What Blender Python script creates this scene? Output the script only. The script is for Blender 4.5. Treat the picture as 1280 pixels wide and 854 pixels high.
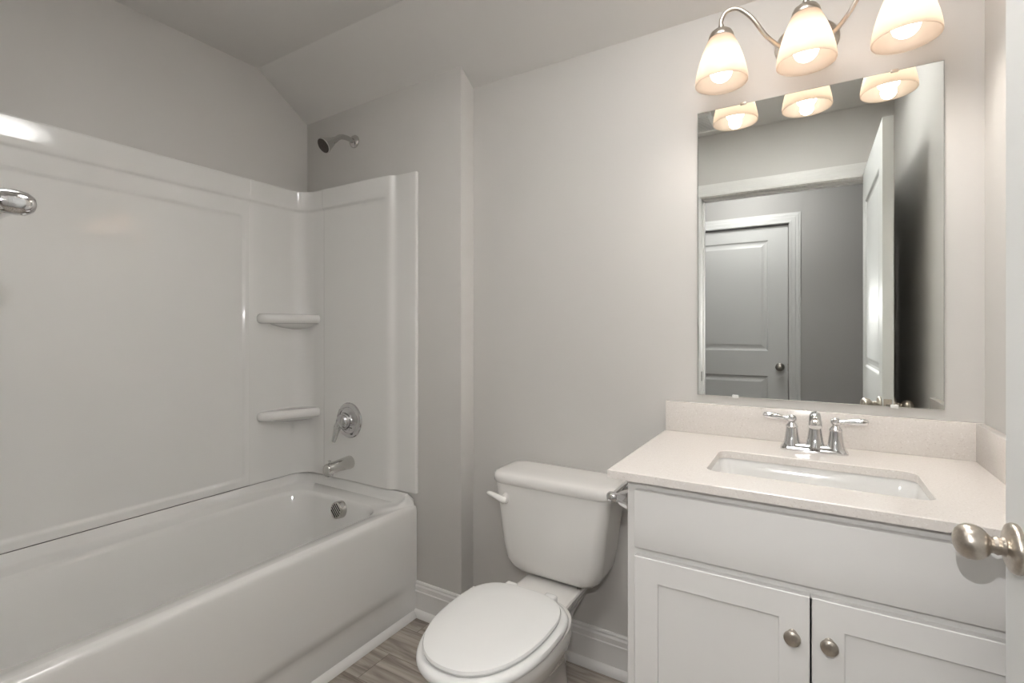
import bpy, bmesh, math, random
from math import sin, cos, pi, radians, sqrt, atan2
from mathutils import Vector, Matrix

for o in list(bpy.data.objects):
    bpy.data.objects.remove(o)
S = bpy.context.scene
COL = S.collection

# ------------------------------------------------------------------ camera
cam_d = bpy.data.cameras.new('camera')
cam = bpy.data.objects.new('camera', cam_d)
COL.objects.link(cam)
cam.location = (0.0, -1.6901, 1.2172)
cam.rotation_euler = (radians(90), 0, radians(31.1618))
cam_d.sensor_width = 36.0
cam_d.lens = 36.0 * 616.38 / 1280.0
cam_d.shift_y = -(427.0 - 413.376) / 1280.0
cam_d.clip_start = 0.01
S.camera = cam

# ------------------------------------------------------------------ exposure, world
S.view_settings.view_transform = 'Standard'
S.view_settings.look = 'None'
S.view_settings.exposure = 0.52
S.view_settings.gamma = 1.0
S.view_settings.use_curve_mapping = False
W = bpy.data.worlds.new('world')
S.world = W
W.use_nodes = True
W.node_tree.nodes['Background'].inputs[0].default_value = (0.8, 0.9, 1.0, 1)
W.node_tree.nodes['Background'].inputs[1].default_value = 0.3

BULB = 6.6          # emission strength of the three vanity bulbs
HALL = 33.0           # emission strength of the hall ceiling lamp diffuser
BOUNCE = 235.0         # added unseen spot, bounced off the ceiling in front of the vanity

fl = bpy.data.lights.new('added_ceiling_bounce', 'SPOT')
fl.energy = BOUNCE
fl.color = (0.97, 0.985, 1.0)
fl.spot_size = radians(74)
fl.spot_blend = 0.8
fl.shadow_soft_size = 0.05
flo = bpy.data.objects.new('added_ceiling_bounce', fl)
COL.objects.link(flo)
flo.location = (-0.13, -0.84, 1.95)
flo.rotation_euler = Vector((-0.03, 0.0, 1.0)).to_track_quat('-Z', 'Y').to_euler()

FILL = 12.5          # added unseen spot brightening the fronts from beside the lens
DOWN = 2.0           # light each bulb throws out of the open foot of its shade
f2 = bpy.data.lights.new('added_front_fill', 'SPOT')
f2.energy = FILL
f2.color = (1.0, 0.99, 0.975)
f2.spot_size = radians(150)
f2.spot_blend = 0.6
f2.shadow_soft_size = 0.0
f2o = bpy.data.objects.new('added_front_fill', f2)
COL.objects.link(f2o)
f2o.location = (-0.02, -1.66, 1.36)
f2o.rotation_euler = Vector((-0.50, 0.86, -0.16)).to_track_quat('-Z', 'Y').to_euler()

f3 = fl.copy()       # second added unseen spot, bounced off the ceiling at the tub's door end
f3.energy = 55.0
f3.spot_size = radians(66)
f3o = bpy.data.objects.new('added_tub_bounce', f3)
COL.objects.link(f3o)
f3o.location = (-1.02, -1.42, 1.90)
f3o.rotation_euler = Vector((-0.06, -0.03, 1.0)).to_track_quat('-Z', 'Y').to_euler()

# ------------------------------------------------------------------ room numbers (metres)
XL, XR, XC = -2.189, 0.379, -1.2125      # left wall, right wall, alcove return
YA = -0.0834                             # alcove end wall face (back wall face is y = 0)
YF = -1.580                              # door wall face
ZC, YK = 2.432, -0.345                   # flat ceiling height, where the slope begins
YH0, YH1 = -1.692, -2.644                # hall: near and far wall faces
OX0, OX1, OZ = -0.585, 0.262, 2.042      # doorway

# ------------------------------------------------------------------ materials
def nt(name):
    m = bpy.data.materials.new(name)
    m.use_nodes = True
    n = m.node_tree
    return m, n, n.nodes['Principled BSDF']

def ramp(n, fac, stops):
    r = n.nodes.new('ShaderNodeValToRGB')
    e = r.color_ramp.elements
    while len(e) < len(stops):
        e.new(0.5)
    for k, (p, c) in enumerate(stops):
        e[k].position = p
        e[k].color = (*c, 1)
    n.links.new(fac, r.inputs[0])
    return r

def noise(n, scale, detail=3.0, vec=None, rough=0.5):
    t = n.nodes.new('ShaderNodeTexNoise')
    t.inputs['Scale'].default_value = scale
    t.inputs['Detail'].default_value = detail
    t.inputs['Roughness'].default_value = rough
    if vec is None:
        c = n.nodes.new('ShaderNodeTexCoord')
        vec = c.outputs['Object']
    n.links.new(vec, t.inputs['Vector'])
    return t

def bump(n, b, height, strength, dist):
    k = n.nodes.new('ShaderNodeBump')
    k.inputs['Strength'].default_value = strength
    k.inputs['Distance'].default_value = dist
    n.links.new(height, k.inputs['Height'])
    n.links.new(k.outputs[0], b.inputs['Normal'])

def paint(name, col, rough=0.5, var=0.02, bscale=180.0, bstr=0.06, coat=0.0):
    m, n, b = nt(name)
    t = noise(n, 2.5, 2)
    lo = tuple(c * (1 - var) for c in col)
    hi = tuple(min(1, c * (1 + var)) for c in col)
    r = ramp(n, t.outputs['Fac'], [(0.3, lo), (0.7, hi)])
    n.links.new(r.outputs[0], b.inputs['Base Color'])
    b.inputs['Roughness'].default_value = rough
    b.inputs['Coat Weight'].default_value = coat
    b.inputs['Coat Roughness'].default_value = 0.03
    if bstr > 0:
        t2 = noise(n, bscale, 3)
        bump(n, b, t2.outputs['Fac'], bstr, 0.002)
    return m

def metal(name, col, rough, var=0.0):
    m, n, b = nt(name)
    b.inputs['Metallic'].default_value = 1.0
    t = noise(n, 260.0, 2)
    r = ramp(n, t.outputs['Fac'], [(0.3, tuple(c * (1 - var) for c in col)), (0.7, col)])
    n.links.new(r.outputs[0], b.inputs['Base Color'])
    b.inputs['Roughness'].default_value = rough
    return m

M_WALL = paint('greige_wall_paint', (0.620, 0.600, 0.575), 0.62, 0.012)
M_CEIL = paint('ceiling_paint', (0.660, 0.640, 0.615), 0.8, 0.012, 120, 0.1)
M_HALL = paint('hall_wall_dimmed', (0.36, 0.35, 0.345), 0.7, 0.012)  # wall colour darkened so the strong hall lamp does not overlight it
M_TRIM = paint('white_trim_paint', (0.80, 0.785, 0.765), 0.32, 0.01, 90, 0.02)
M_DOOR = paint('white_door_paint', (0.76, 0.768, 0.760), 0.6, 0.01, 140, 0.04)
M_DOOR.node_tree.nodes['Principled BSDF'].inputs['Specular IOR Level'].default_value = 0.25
M_HDOOR = paint('hall_door_white_dimmed', (0.54, 0.54, 0.54), 0.4, 0.01, 140, 0.04)  # white paint darkened to offset the strong hall lamp
M_CAB = paint('white_cabinet_paint', (0.80, 0.787, 0.768), 0.38, 0.01, 140, 0.02)
M_ACRYL = paint('white_gloss_acrylic', (0.82, 0.808, 0.785), 0.10, 0.01, 3.0, 0.0, 0.9)
M_CERAM = paint('white_ceramic', (0.81, 0.79, 0.762), 0.12, 0.008, 3.0, 0.0, 0.4)
M_SEAT = paint('white_toilet_seat', (0.83, 0.825, 0.81), 0.2, 0.006, 3.0, 0.0, 0.3)
M_SINK = paint('white_sink_ceramic', (0.78, 0.77, 0.75), 0.1, 0.006, 3.0, 0.0, 0.4)
M_CHROME = metal('chrome', (0.74, 0.74, 0.745), 0.05, 0.02)
M_VALVE = metal('valve_chrome', (0.60, 0.60, 0.60), 0.06, 0.02)  # chrome darkened in place of the dark reflections on the valve
M_CHROME_SATIN = metal('worn_chrome', (0.60, 0.59, 0.57), 0.16, 0.05)
M_NICKEL = metal('brushed_nickel', (0.55, 0.50, 0.44), 0.30, 0.12)
M_NICKEL_DARK = metal('dark_nickel', (0.33, 0.31, 0.29), 0.32, 0.12)
M_MIRROR = metal('mirror_silver', (0.86, 0.885, 0.865), 0.0)
M_EDGE = metal('mirror_edge', (0.62, 0.66, 0.64), 0.12, 0.05)
M_DARK = paint('gap_shade_black', (0.012, 0.011, 0.010), 0.8, 0.0, 50, 0.0)  # near-black standing for the shade inside slots and vent
M_RUBBER = paint('nozzle_rubber', (0.06, 0.048, 0.04), 0.6, 0.1, 50, 0.0)
M_CLEAR = paint('clip_plastic', (0.80, 0.80, 0.78), 0.25, 0.0, 50, 0.0)

def quartz():
    m, n, b = nt('speckled_quartz')
    c = n.nodes.new('ShaderNodeTexCoord')
    t = noise(n, 260.0, 2, c.outputs['Object'], 0.6)
    r = ramp(n, t.outputs['Fac'], [(0.24, (0.60, 0.54, 0.50)), (0.37, (0.76, 0.715, 0.675)),
                                   (0.62, (0.775, 0.73, 0.69)), (0.74, (0.88, 0.85, 0.82))])
    n.links.new(r.outputs[0], b.inputs['Base Color'])
    b.inputs['Roughness'].default_value = 0.2
    b.inputs['Coat Weight'].default_value = 0.2
    return m
M_QUARTZ = quartz()

def planks():
    m, n, b = nt('vinyl_plank_floor')
    c = n.nodes.new('ShaderNodeTexCoord')
    br = n.nodes.new('ShaderNodeTexBrick')
    br.offset = 0.37
    br.inputs['Scale'].default_value = 1.0
    br.inputs['Brick Width'].default_value = 1.22
    br.inputs['Row Height'].default_value = 0.152
    br.inputs['Mortar Size'].default_value = 0.0012
    br.inputs['Mortar Smooth'].default_value = 0.2
    br.inputs['Color1'].default_value = (0.0, 0.0, 0.0, 1)
    br.inputs['Color2'].default_value = (1.0, 1.0, 1.0, 1)
    br.inputs['Mortar'].default_value = (0.5, 0.5, 0.5, 1)
    n.links.new(c.outputs['Object'], br.inputs['Vector'])
    mp = n.nodes.new('ShaderNodeMapping')
    mp.inputs['Scale'].default_value = (1.6, 17.0, 1.0)
    n.links.new(c.outputs['Object'], mp.inputs['Vector'])
    add = n.nodes.new('ShaderNodeVectorMath')
    add.operation = 'MULTIPLY_ADD'
    n.links.new(br.outputs['Color'], add.inputs[0])
    add.inputs[1].default_value = (7.3, 3.1, 5.0)
    n.links.new(mp.outputs[0], add.inputs[2])
    t = noise(n, 1.5, 8, add.outputs[0], 0.62)
    t.inputs['Distortion'].default_value = 0.9
    r = ramp(n, t.outputs['Fac'], [(0.30, (0.150, 0.124, 0.102)), (0.45, (0.300, 0.262, 0.226)),
                                   (0.56, (0.410, 0.366, 0.322)), (0.72, (0.520, 0.475, 0.430))])
    mx = n.nodes.new('ShaderNodeMix')
    mx.data_type = 'RGBA'
    mx.blend_type = 'MULTIPLY'
    n.links.new(br.outputs['Fac'], mx.inputs[0])
    n.links.new(r.outputs[0], mx.inputs[6])
    mx.inputs[7].default_value = (0.45, 0.42, 0.40, 1)
    n.links.new(mx.outputs[2], b.inputs['Base Color'])
    b.inputs['Roughness'].default_value = 0.42
    bump(n, b, t.outputs['Fac'], 0.12, 0.003)
    return m
M_FLOOR = planks()

def frosted():
    m, n, b = nt('frosted_shade_glass')
    out = n.nodes['Material Output']
    tr = n.nodes.new('ShaderNodeBsdfTranslucent')
    t = noise(n, 14.0, 3)
    r = ramp(n, t.outputs['Fac'], [(0.3, (0.90, 0.80, 0.71)), (0.7, (0.94, 0.84, 0.75))])
    n.links.new(r.outputs[0], tr.inputs['Color'])
    b.inputs['Base Color'].default_value = (0.62, 0.56, 0.50, 1)
    b.inputs['Roughness'].default_value = 0.3
    mx = n.nodes.new('ShaderNodeMixShader')
    mx.inputs[0].default_value = 0.24
    n.links.new(tr.outputs[0], mx.inputs[1])
    n.links.new(b.outputs[0], mx.inputs[2])
    n.links.new(mx.outputs[0], out.inputs['Surface'])
    return m
M_SHADE = frosted()

def glow(name, col, strength):
    m, n, b = nt(name)
    b.inputs['Base Color'].default_value = (*col, 1)
    b.inputs['Emission Color'].default_value = (*col, 1)
    b.inputs['Emission Strength'].default_value = strength
    return m
M_BULB = glow('lit_bulb', (1.0, 0.94, 0.86), BULB)
M_LAMP = glow('lit_hall_diffuser', (1.0, 0.985, 0.96), HALL)

# ------------------------------------------------------------------ helpers
def tag(o, label=None, cat=None, group=None, kind=None):
    if label: o['label'] = label
    if cat: o['category'] = cat
    if group: o['group'] = group
    if kind: o['kind'] = kind
    return o

def thing(name, label, cat, loc, group=None, kind=None):
    o = bpy.data.objects.new(name, None)
    o.empty_display_size = 0.05
    COL.objects.link(o)
    o.location = loc
    return tag(o, label, cat, group, kind)

def wloc(o):
    v = Vector((0, 0, 0))
    while o is not None:
        v += Vector(o.location)
        o = o.parent
    return v

def obj(name, bm, mat, parent=None, angle=35, label=None, smooth=True):
    """bm is in world coordinates; the object's origin goes to its base centre."""
    bmesh.ops.recalc_face_normals(bm, faces=bm.faces[:])
    vs = [v.co for v in bm.verts]
    lo = Vector([min(v[i] for v in vs) for i in range(3)])
    hi = Vector([max(v[i] for v in vs) for i in range(3)])
    org = Vector(((lo.x + hi.x) / 2, (lo.y + hi.y) / 2, lo.z))
    for v in bm.verts:
        v.co -= org
    me = bpy.data.meshes.new(name)
    bm.to_mesh(me)
    bm.free()
    mats = mat if isinstance(mat, (list, tuple)) else [mat]
    for m in mats:
        me.materials.append(m)
    me.polygons.foreach_set('use_smooth', [smooth] * len(me.polygons))
    if smooth: me.set_sharp_from_angle(angle=radians(angle))
    o = bpy.data.objects.new(name, me)
    COL.objects.link(o)
    if parent is not None:
        o.parent = parent
        o.location = org - wloc(parent)
    else:
        o.location = org
    if label: o['label'] = label
    return o

def copy_tree(o, parent=None):
    c = o.copy()
    COL.objects.link(c)
    if parent is not None:
        c.parent = parent
    for ch in o.children:
        copy_tree(ch, c)
    return c

def BM():
    return bmesh.new()

def box(bm, x0, x1, y0, y1, z0, z1, bev=0.0, seg=2):
    t = bmesh.new()
    r = bmesh.ops.create_cube(t, size=1.0)
    for v in t.verts:
        v.co = Vector((x0 + (v.co.x + .5) * (x1 - x0), y0 + (v.co.y + .5) * (y1 - y0), z0 + (v.co.z + .5) * (z1 - z0)))
    if bev > 0:
        bmesh.ops.bevel(t, geom=t.edges[:], offset=bev, segments=seg, affect='EDGES', profile=0.5)
    merge(bm, t)

def merge(bm, t, mat=None, midx=None):
    if mat is not None:
        bmesh.ops.transform(t, matrix=mat, verts=t.verts[:])
    mp = {}
    for v in t.verts:
        mp[v] = bm.verts.new(v.co)
    for f in t.faces:
        try:
            nf = bm.faces.new([mp[v] for v in f.verts])
            nf.material_index = f.material_index if midx is None else midx
        except ValueError:
            pass
    t.free()

def loft(bm, loops, cap0=False, cap1=False, closed=True, midx=0):
    rows = [[bm.verts.new(Vector(p)) for p in L] for L in loops]
    n = len(rows[0])
    for a, b in zip(rows, rows[1:]):
        for i in range(n if closed else n - 1):
            j = (i + 1) % n
            f = bm.faces.new([a[i], a[j], b[j], b[i]])
            f.material_index = midx
    if cap0:
        bm.faces.new(list(reversed(rows[0]))).material_index = midx
    if cap1:
        bm.faces.new(rows[-1]).material_index = midx
    return rows

def frame_of(axis):
    a = Vector(axis).normalized()
    u = a.orthogonal().normalized()
    return a, u, a.cross(u)

def lathe(bm, org, axis, prof, n=32, cap0=True, cap1=True, sx=1.0, sy=1.0, u=None, midx=0):
    """prof: list of (radius, height along the axis)."""
    a, uu, vv = frame_of(axis)
    if u is not None:
        uu = (Vector(u) - a * a.dot(Vector(u))).normalized()
        vv = a.cross(uu)
    org = Vector(org)
    loops = []
    for r, h in prof:
        loops.append([org + a * h + uu * (r * sx * cos(2 * pi * k / n)) + vv * (r * sy * sin(2 * pi * k / n)) for k in range(n)])
    loft(bm, loops, cap0, cap1, midx=midx)

def catmull(pts, sub=8):
    P = [Vector(p) for p in pts]
    out = []
    for i in range(len(P) - 1):
        p0 = P[max(i - 1, 0)]; p1 = P[i]; p2 = P[i + 1]; p3 = P[min(i + 2, len(P) - 1)]
        for k in range(sub):
            t = k / sub
            out.append(0.5 * ((2 * p1) + (p2 - p0) * t + (2 * p0 - 5 * p1 + 4 * p2 - p3) * t * t + (3 * p1 - p0 - 3 * p2 + p3) * t ** 3))
    out.append(P[-1])
    return out

def tube(bm, pts, rad, n=14, caps=True, ref=(0, 0, 1), flat=1.0):
    """rad: number or list (one per point); flat scales the second section axis."""
    P = [Vector(p) for p in pts]
    R = rad if isinstance(rad, (list, tuple)) else [rad] * len(P)
    loops = []
    prev = None
    for i, p in enumerate(P):
        t = (P[min(i + 1, len(P) - 1)] - P[max(i - 1, 0)]).normalized()
        if prev is None:
            r = Vector(ref)
            u = (r - t * t.dot(r))
            if u.length < 1e-3:
                u = t.orthogonal()
            u.normalize()
        else:
            u = (prev - t * t.dot(prev)).normalized()
        prev = u
        v = t.cross(u)
        loops.append([p + u * (R[i] * flat * cos(2 * pi * k / n)) + v * (R[i] * sin(2 * pi * k / n)) for k in range(n)])
    loft(bm, loops, caps, caps)

def rrect(x0, x1, y0, y1, r, z, n=8):
    """rounded rectangle loop, counter-clockwise, 4*(n+1) points."""
    r = max(1e-4, min(r, (x1 - x0) / 2 - 1e-5, (y1 - y0) / 2 - 1e-5))
    L = []
    for cx, cy, a0 in ((x1 - r, y1 - r, 0), (x0 + r, y1 - r, pi / 2), (x0 + r, y0 + r, pi), (x1 - r, y0 + r, 3 * pi / 2)):
        for k in range(n + 1):
            a = a0 + (pi / 2) * k / n
            L.append(Vector((cx + r * cos(a), cy + r * sin(a), z)))
    return L

def sm(a, b, x):
    t = max(0.0, min(1.0, (x - a) / (b - a)))
    return t * t * (3 - 2 * t)

def prism(bm, outline, z0, z1, bev=0.0, seg=3):
    t = bmesh.new()
    loft(t, [[(p[0], p[1], z0) for p in outline], [(p[0], p[1], z1) for p in outline]], True, True)
    bmesh.ops.recalc_face_normals(t, faces=t.faces[:])
    if bev > 0:
        e = [e for e in t.edges if abs(e.verts[0].co.z - e.verts[1].co.z) < 1e-6]
        bmesh.ops.bevel(t, geom=e, offset=bev, segments=seg, affect='EDGES', profile=0.5)
    merge(bm, t)

def sweep_profile(bm, a, b, prof, up, out):
    """straight moulding from a to b; prof: (outwards, upwards) points."""
    a, b, up, out = Vector(a), Vector(b), Vector(up), Vector(out)
    loft(bm, [[a + out * p[0] + up * p[1] for p in prof], [b + out * p[0] + up * p[1] for p in prof]], True, True)

def struct(name, bm, mat, label, cat, parent=None, angle=35, smooth=True):
    o = obj(name, bm, mat, parent, angle, None, smooth)
    if parent is None:
        tag(o, label, cat, None, 'structure')
    return o

# ------------------------------------------------------------------ the room shell
bm = BM(); box(bm, XL - .1, XR + .1, YH0 - .001, 0.1, -.08, 0)
struct('floor', bm, M_FLOOR, 'grey brown wood-look plank floor of the bathroom', 'floor')
bm = BM(); box(bm, -1.9, 1.7, YH1 - .1, YH0 - .001, -.08, 0)
struct('floor_hall', bm, M_FLOOR, 'grey brown plank floor of the hall beyond the doorway', 'floor')

bm = BM(); box(bm, XL - .1, XL, YF - .1, 0.1, 0, 2.6)
struct('wall_left', bm, M_WALL, 'greige wall above the long side of the bathtub', 'wall')
bm = BM(); box(bm, XC - .01, XR + .1, 0, .1, 0, 2.6)
struct('wall_back', bm, M_WALL, 'greige wall behind the toilet and the mirror', 'wall')
bm = BM(); box(bm, XL, XC, YA, .1, 0, 2.6, 0.003)
struct('wall_alcove', bm, M_WALL, 'greige boxed-out wall carrying the shower head at the tub end', 'wall')
bm = BM(); box(bm, XR, XR + .1, YH0, 0.0, 0, 2.6)
struct('wall_right', bm, M_WALL, 'greige wall at the right end of the vanity counter', 'wall')
bm = BM()
box(bm, XL, OX0 - .018, YH0, YF, 0, 2.6); box(bm, OX1 + .018, XR, YH0, YF, 0, 2.6); box(bm, OX0 - .018, OX1 + .018, YH0, YF, OZ + .018, 2.6)
struct('wall_front', bm, M_WALL, 'greige wall around the doorway, seen in the mirror', 'wall')

# ceiling: flat, then sloping down to the back wall
bm = BM()
rows = [((XL - .02, YH0, ZC), (XC, YH0, ZC), (XR + .02, YH0, ZC)),
        ((XL - .02, YK, ZC), (XC, YK, ZC), (XR + .02, YK, ZC)),
        ((XL - .02, YA, 2.2625), (XC, YA, 2.291), (XR + .02, YA, 2.289)),
        ((XL - .02, 0.02, 2.203), (XC, 0.02, 2.222), (XR + .02, 0.02, 2.220))]
low = [[bm.verts.new(p) for p in r] for r in rows]
top = [[bm.verts.new((p[0], p[1], 2.65)) for p in r] for r in rows]
for a, b in ((0, 1), (1, 2), (2, 3)):
    for k in (0, 1):
        bm.faces.new([low[a][k], low[a][k + 1], low[b][k + 1], low[b][k]])
        bm.faces.new([top[a][k], top[b][k], top[b][k + 1], top[a][k + 1]])
for R in (0, 3):
    for k in (0, 1):
        bm.faces.new([low[R][k], low[R][k + 1], top[R][k + 1], top[R][k]])
for k in (0, 2):
    for a in (0, 1, 2):
        bm.faces.new([low[a][k], low[a + 1][k], top[a + 1][k], top[a][k]])
struct('ceiling', bm, M_CEIL, 'pale greige ceiling sloping down over the tub end wall', 'ceiling', angle=12)

# hall beyond the doorway
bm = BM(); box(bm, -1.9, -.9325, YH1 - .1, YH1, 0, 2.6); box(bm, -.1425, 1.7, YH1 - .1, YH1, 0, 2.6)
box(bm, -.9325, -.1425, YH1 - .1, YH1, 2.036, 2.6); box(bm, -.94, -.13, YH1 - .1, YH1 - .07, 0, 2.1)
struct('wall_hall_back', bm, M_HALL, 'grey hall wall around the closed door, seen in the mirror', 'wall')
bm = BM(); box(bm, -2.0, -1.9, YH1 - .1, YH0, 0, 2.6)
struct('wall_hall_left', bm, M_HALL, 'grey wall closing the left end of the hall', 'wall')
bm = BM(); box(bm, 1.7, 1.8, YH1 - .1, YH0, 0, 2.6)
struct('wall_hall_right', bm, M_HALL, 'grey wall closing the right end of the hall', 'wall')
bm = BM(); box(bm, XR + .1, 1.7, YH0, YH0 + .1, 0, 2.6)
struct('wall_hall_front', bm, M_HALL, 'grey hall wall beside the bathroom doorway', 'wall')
bm = BM(); box(bm, -1.9, 1.7, YH1, YH0 - .001, ZC + .02, 2.65)
struct('ceiling_hall', bm, M_CEIL, 'pale ceiling of the hall beyond the doorway', 'ceiling')

# baseboards: plain board with a stepped cap, shoe moulding in front
BB = [(0, 0), (.012, 0), (.012, .098), (.0155, .100), (.0155, .104), (.0125, .107), (.0135, .125), (.0115, .128), (.0095, .131), (.0105, .138), (.007, .1427), (0, .1427)]
SHOE = [(0, 0), (.018, 0), (.0175, .006), (.0155, .013), (.0115, .0195), (.006, .0245), (0, .027)]
def baseboard(name, a, b, out, label):
    bm = BM(); sweep_profile(bm, a, b, BB, (0, 0, 1), out)
    struct(name, bm, M_TRIM, label, 'baseboard', angle=20)
def shoe(name, a, b, out, label):
    bm = BM(); sweep_profile(bm, a, b, SHOE, (0, 0, 1), out)
    struct(name, bm, M_TRIM, label, 'trim', angle=40)
baseboard('baseboard_back', (XC, 0, 0), (-.376, 0, 0), (0, -1, 0), 'white baseboard along the back wall behind the toilet')
baseboard('baseboard_alcove', (-1.450, YA, 0), (XC + .012, YA, 0), (0, -1, 0), 'white baseboard on the boxed-out wall beside the tub')
baseboard('baseboard_return', (XC, YA - .012, 0), (XC, -.013, 0), (1, 0, 0), 'short white baseboard on the narrow return face')
baseboard('baseboard_front', (-1.44, YF, 0), (OX0 - .077, YF, 0), (0, 1, 0), 'white baseboard left of the doorway')
shoe('trim_1', (XC, -.012, 0), (-.376, -.012, 0), (0, -1, 0), 'white shoe moulding along the back wall behind the toilet')
shoe('trim_2', (-1.452, YA - .012, 0), (XC + .03, YA - .012, 0), (0, -1, 0), 'short white shoe moulding beside the tub end')
shoe('trim_3', (-1.445, YA - .030, 0), (-1.445, YF, 0), (1, 0, 0), 'white shoe moulding along the foot of the tub apron')
shoe('trim_4', (XC + .012, YA - .03, 0), (XC + .012, -.013, 0), (1, 0, 0), 'short white shoe moulding on the narrow return face')

# doorway jamb and casing
CAS = [(0, 0), (.014, 0), (.0145, .012), (.0125, .016), (.0125, .040), (.0105, .043), (.0095, .060), (.0075, .064), (.0065, .076), (0, .076)]
def casing(bm, x0, x1, ztop, y, out, reveal=.005, prof=CAS, w=.076):
    """mitred casing around an opening; profile runs from the inner edge outwards."""
    loops = []
    o = out
    for st in range(4):
        L = []
        for d, e in prof:
            ee = reveal + e
            if st == 0: p = (x0 - ee, y + o * d, 0)
            elif st == 1: p = (x0 - ee, y + o * d, ztop + ee)
            elif st == 2: p = (x1 + ee, y + o * d, ztop + ee)
            else: p = (x1 + ee, y + o * d, 0)
            L.append(p)
        loops.append(L)
    loft(bm, loops, True, True)
bm = BM()
casing(bm, OX0, OX1, OZ, YF, 1)
struct('trim_5', bm, M_TRIM, 'white moulded casing around the bathroom doorway, seen in the mirror', 'trim', angle=20)
bm = BM()
casing(bm, OX0, OX1, OZ, YH0, -1)
struct('trim_6', bm, M_TRIM, 'white casing on the hall side of the bathroom doorway', 'trim', angle=20)
bm = BM()
box(bm, OX0 - .018, OX0, YH0, YF, 0, OZ); box(bm, OX1, OX1 + .018, YH0, YF, 0, OZ); box(bm, OX0 - .018, OX1 + .018, YH0, YF, OZ, OZ + .018)
box(bm, OX0, OX0 + .010, -1.665, -1.625, 0, OZ); box(bm, OX1 - .010, OX1, -1.665, -1.625, 0, OZ); box(bm, OX0, OX1, -1.665, -1.625, OZ - .010, OZ)
jamb = struct('trim_7', bm, M_TRIM, 'white door jamb with stop lining the bathroom doorway', 'trim')
bm = BM(); box(bm, OX0 - .001, OX0 + .002, -1.612, -1.584, .90, .96, .0008, 1)
obj('strike_plate', bm, M_NICKEL_DARK, jamb, label='dark metal strike plate')
bm = BM()
casing(bm, -.9325, -.1425, 2.036, YH1, 1, .005, CAS)
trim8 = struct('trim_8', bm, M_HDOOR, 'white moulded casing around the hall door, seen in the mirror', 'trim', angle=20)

# ------------------------------------------------------------------ panel doors
def panel_face(bm, x0, x1, z0, z1, y, out, panels):
    """moulded two-panel face in the XZ plane at y, facing out (+1/-1 along y)."""
    def quad(p):
        bm.faces.new([bm.verts.new(q) for q in p])
    px0, px1 = panels[0][0], panels[0][1]
    zs = sorted(panels, key=lambda p: p[2])
    quad([(x0, y, z0), (px0, y, z0), (px0, y, z1), (x0, y, z1)])
    quad([(px1, y, z0), (x1, y, z0), (x1, y, z1), (px1, y, z1)])
    zc = z0
    for (a, b, c, d) in zs:
        quad([(px0, y, zc), (px1, y, zc), (px1, y, c), (px0, y, c)])
        zc = d
    quad([(px0, y, zc), (px1, y, zc), (px1, y, z1), (px0, y, z1)])
    for (a, b, c, d) in panels:
        loops = []
        for ins, dep in ((0, 0), (.004, .002), (.010, .008), (.022, .0095), (.036, .0075), (.048, .0035), (.052, .003)):
            yy = y - out * dep
            loops.append([(a + ins, yy, c + ins), (b - ins, yy, c + ins), (b - ins, yy, d - ins), (a + ins, yy, d - ins)])
        loft(bm, loops, False, True)

def door_mesh(x0, x1, z0, z1, y0, y1, panels):
    bm = BM()
    panel_face(bm, x0, x1, z0, z1, y1, 1, panels)
    panel_face(bm, x0, x1, z0, z1, y0, -1, panels)
    c = [(x0, z0), (x1, z0), (x1, z1), (x0, z1)]
    for k in range(4):
        a, b = c[k], c[(k + 1) % 4]
        bm.faces.new([bm.verts.new(p) for p in ((a[0], y0, a[1]), (b[0], y0, b[1]), (b[0], y1, b[1]), (a[0], y1, a[1]))])
    bmesh.ops.remove_doubles(bm, verts=bm.verts[:], dist=1e-5)
    return bm

def egg_knob(bm, org, axis):
    lathe(bm, org, axis, [(.0325, 0), (.0335, .002), (.0335, .006), (.031, .010), (.024, .013), (.0135, .0145), (.0115, .018),
                          (.0125, .022), (.0105, .026), (.0115, .029), (.0168, .0325), (.0214, .038), (.0240, .0455),
                          (.0238, .053), (.0212, .0595), (.0160, .0645), (.009, .0675), (.003, .0685)], 40)

def round_knob(bm, org, axis):
    lathe(bm, org, axis, [(.032, 0), (.032, .005), (.028, .009), (.013, .012), (.012, .024), (.017, .030), (.0255, .037),
                          (.0275, .046), (.0245, .055), (.016, .060), (.004, .0615)], 32)

# bathroom door, standing open along the right wall. Its hinge stands on the right jamb.
DX0, DX1, DY0, DY1 = .241, .276, -1.548, -.715
d = door_mesh(DY0, DY1, .012, 2.05, -DX1, -DX0, [(DY0 + .115, DY1 - .115, .25, .83), (DY0 + .115, DY1 - .115, 1.035, 1.885)])
for v in d.verts:                      # turn the door mesh: its width runs along y
    v.co = Vector((-v.co.y, v.co.x, v.co.z))
door1 = struct('door_1', d, M_DOOR, 'white two-panel bathroom door standing open at the right edge', 'door', smooth=False)
KY, KZ = -.767, .922
bm = BM(); egg_knob(bm, (DX0, KY, KZ), (-1, 0, 0)); obj('door_knob', bm, M_NICKEL, door1, label='brushed nickel egg-shaped knob facing the vanity')
bm = BM(); egg_knob(bm, (DX1, KY, KZ), (1, 0, 0)); obj('door_knob', bm, M_NICKEL, door1, label='brushed nickel egg-shaped knob facing the right wall')
bm = BM(); box(bm, .2445, .2705, DY1 - .0005, DY1 + .0015, KZ - .029, KZ + .029, .0007, 1)
lp = obj('latch_plate', bm, M_NICKEL, door1)
bm = BM(); box(bm, .2515, .2635, DY1 + .001, DY1 + .010, KZ - .009, KZ + .009, .002, 2); obj('latch_bolt', bm, M_NICKEL_DARK, lp)
for z in (.25, 1.05, 1.83):
    bm = BM(); lathe(bm, (.279, DY0 - .006, z - .045), (0, 0, 1), [(.006, 0), (.0065, .002), (.0065, .088), (.006, .09)], 12)
    obj('hinge', bm, M_NICKEL, door1)

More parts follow.
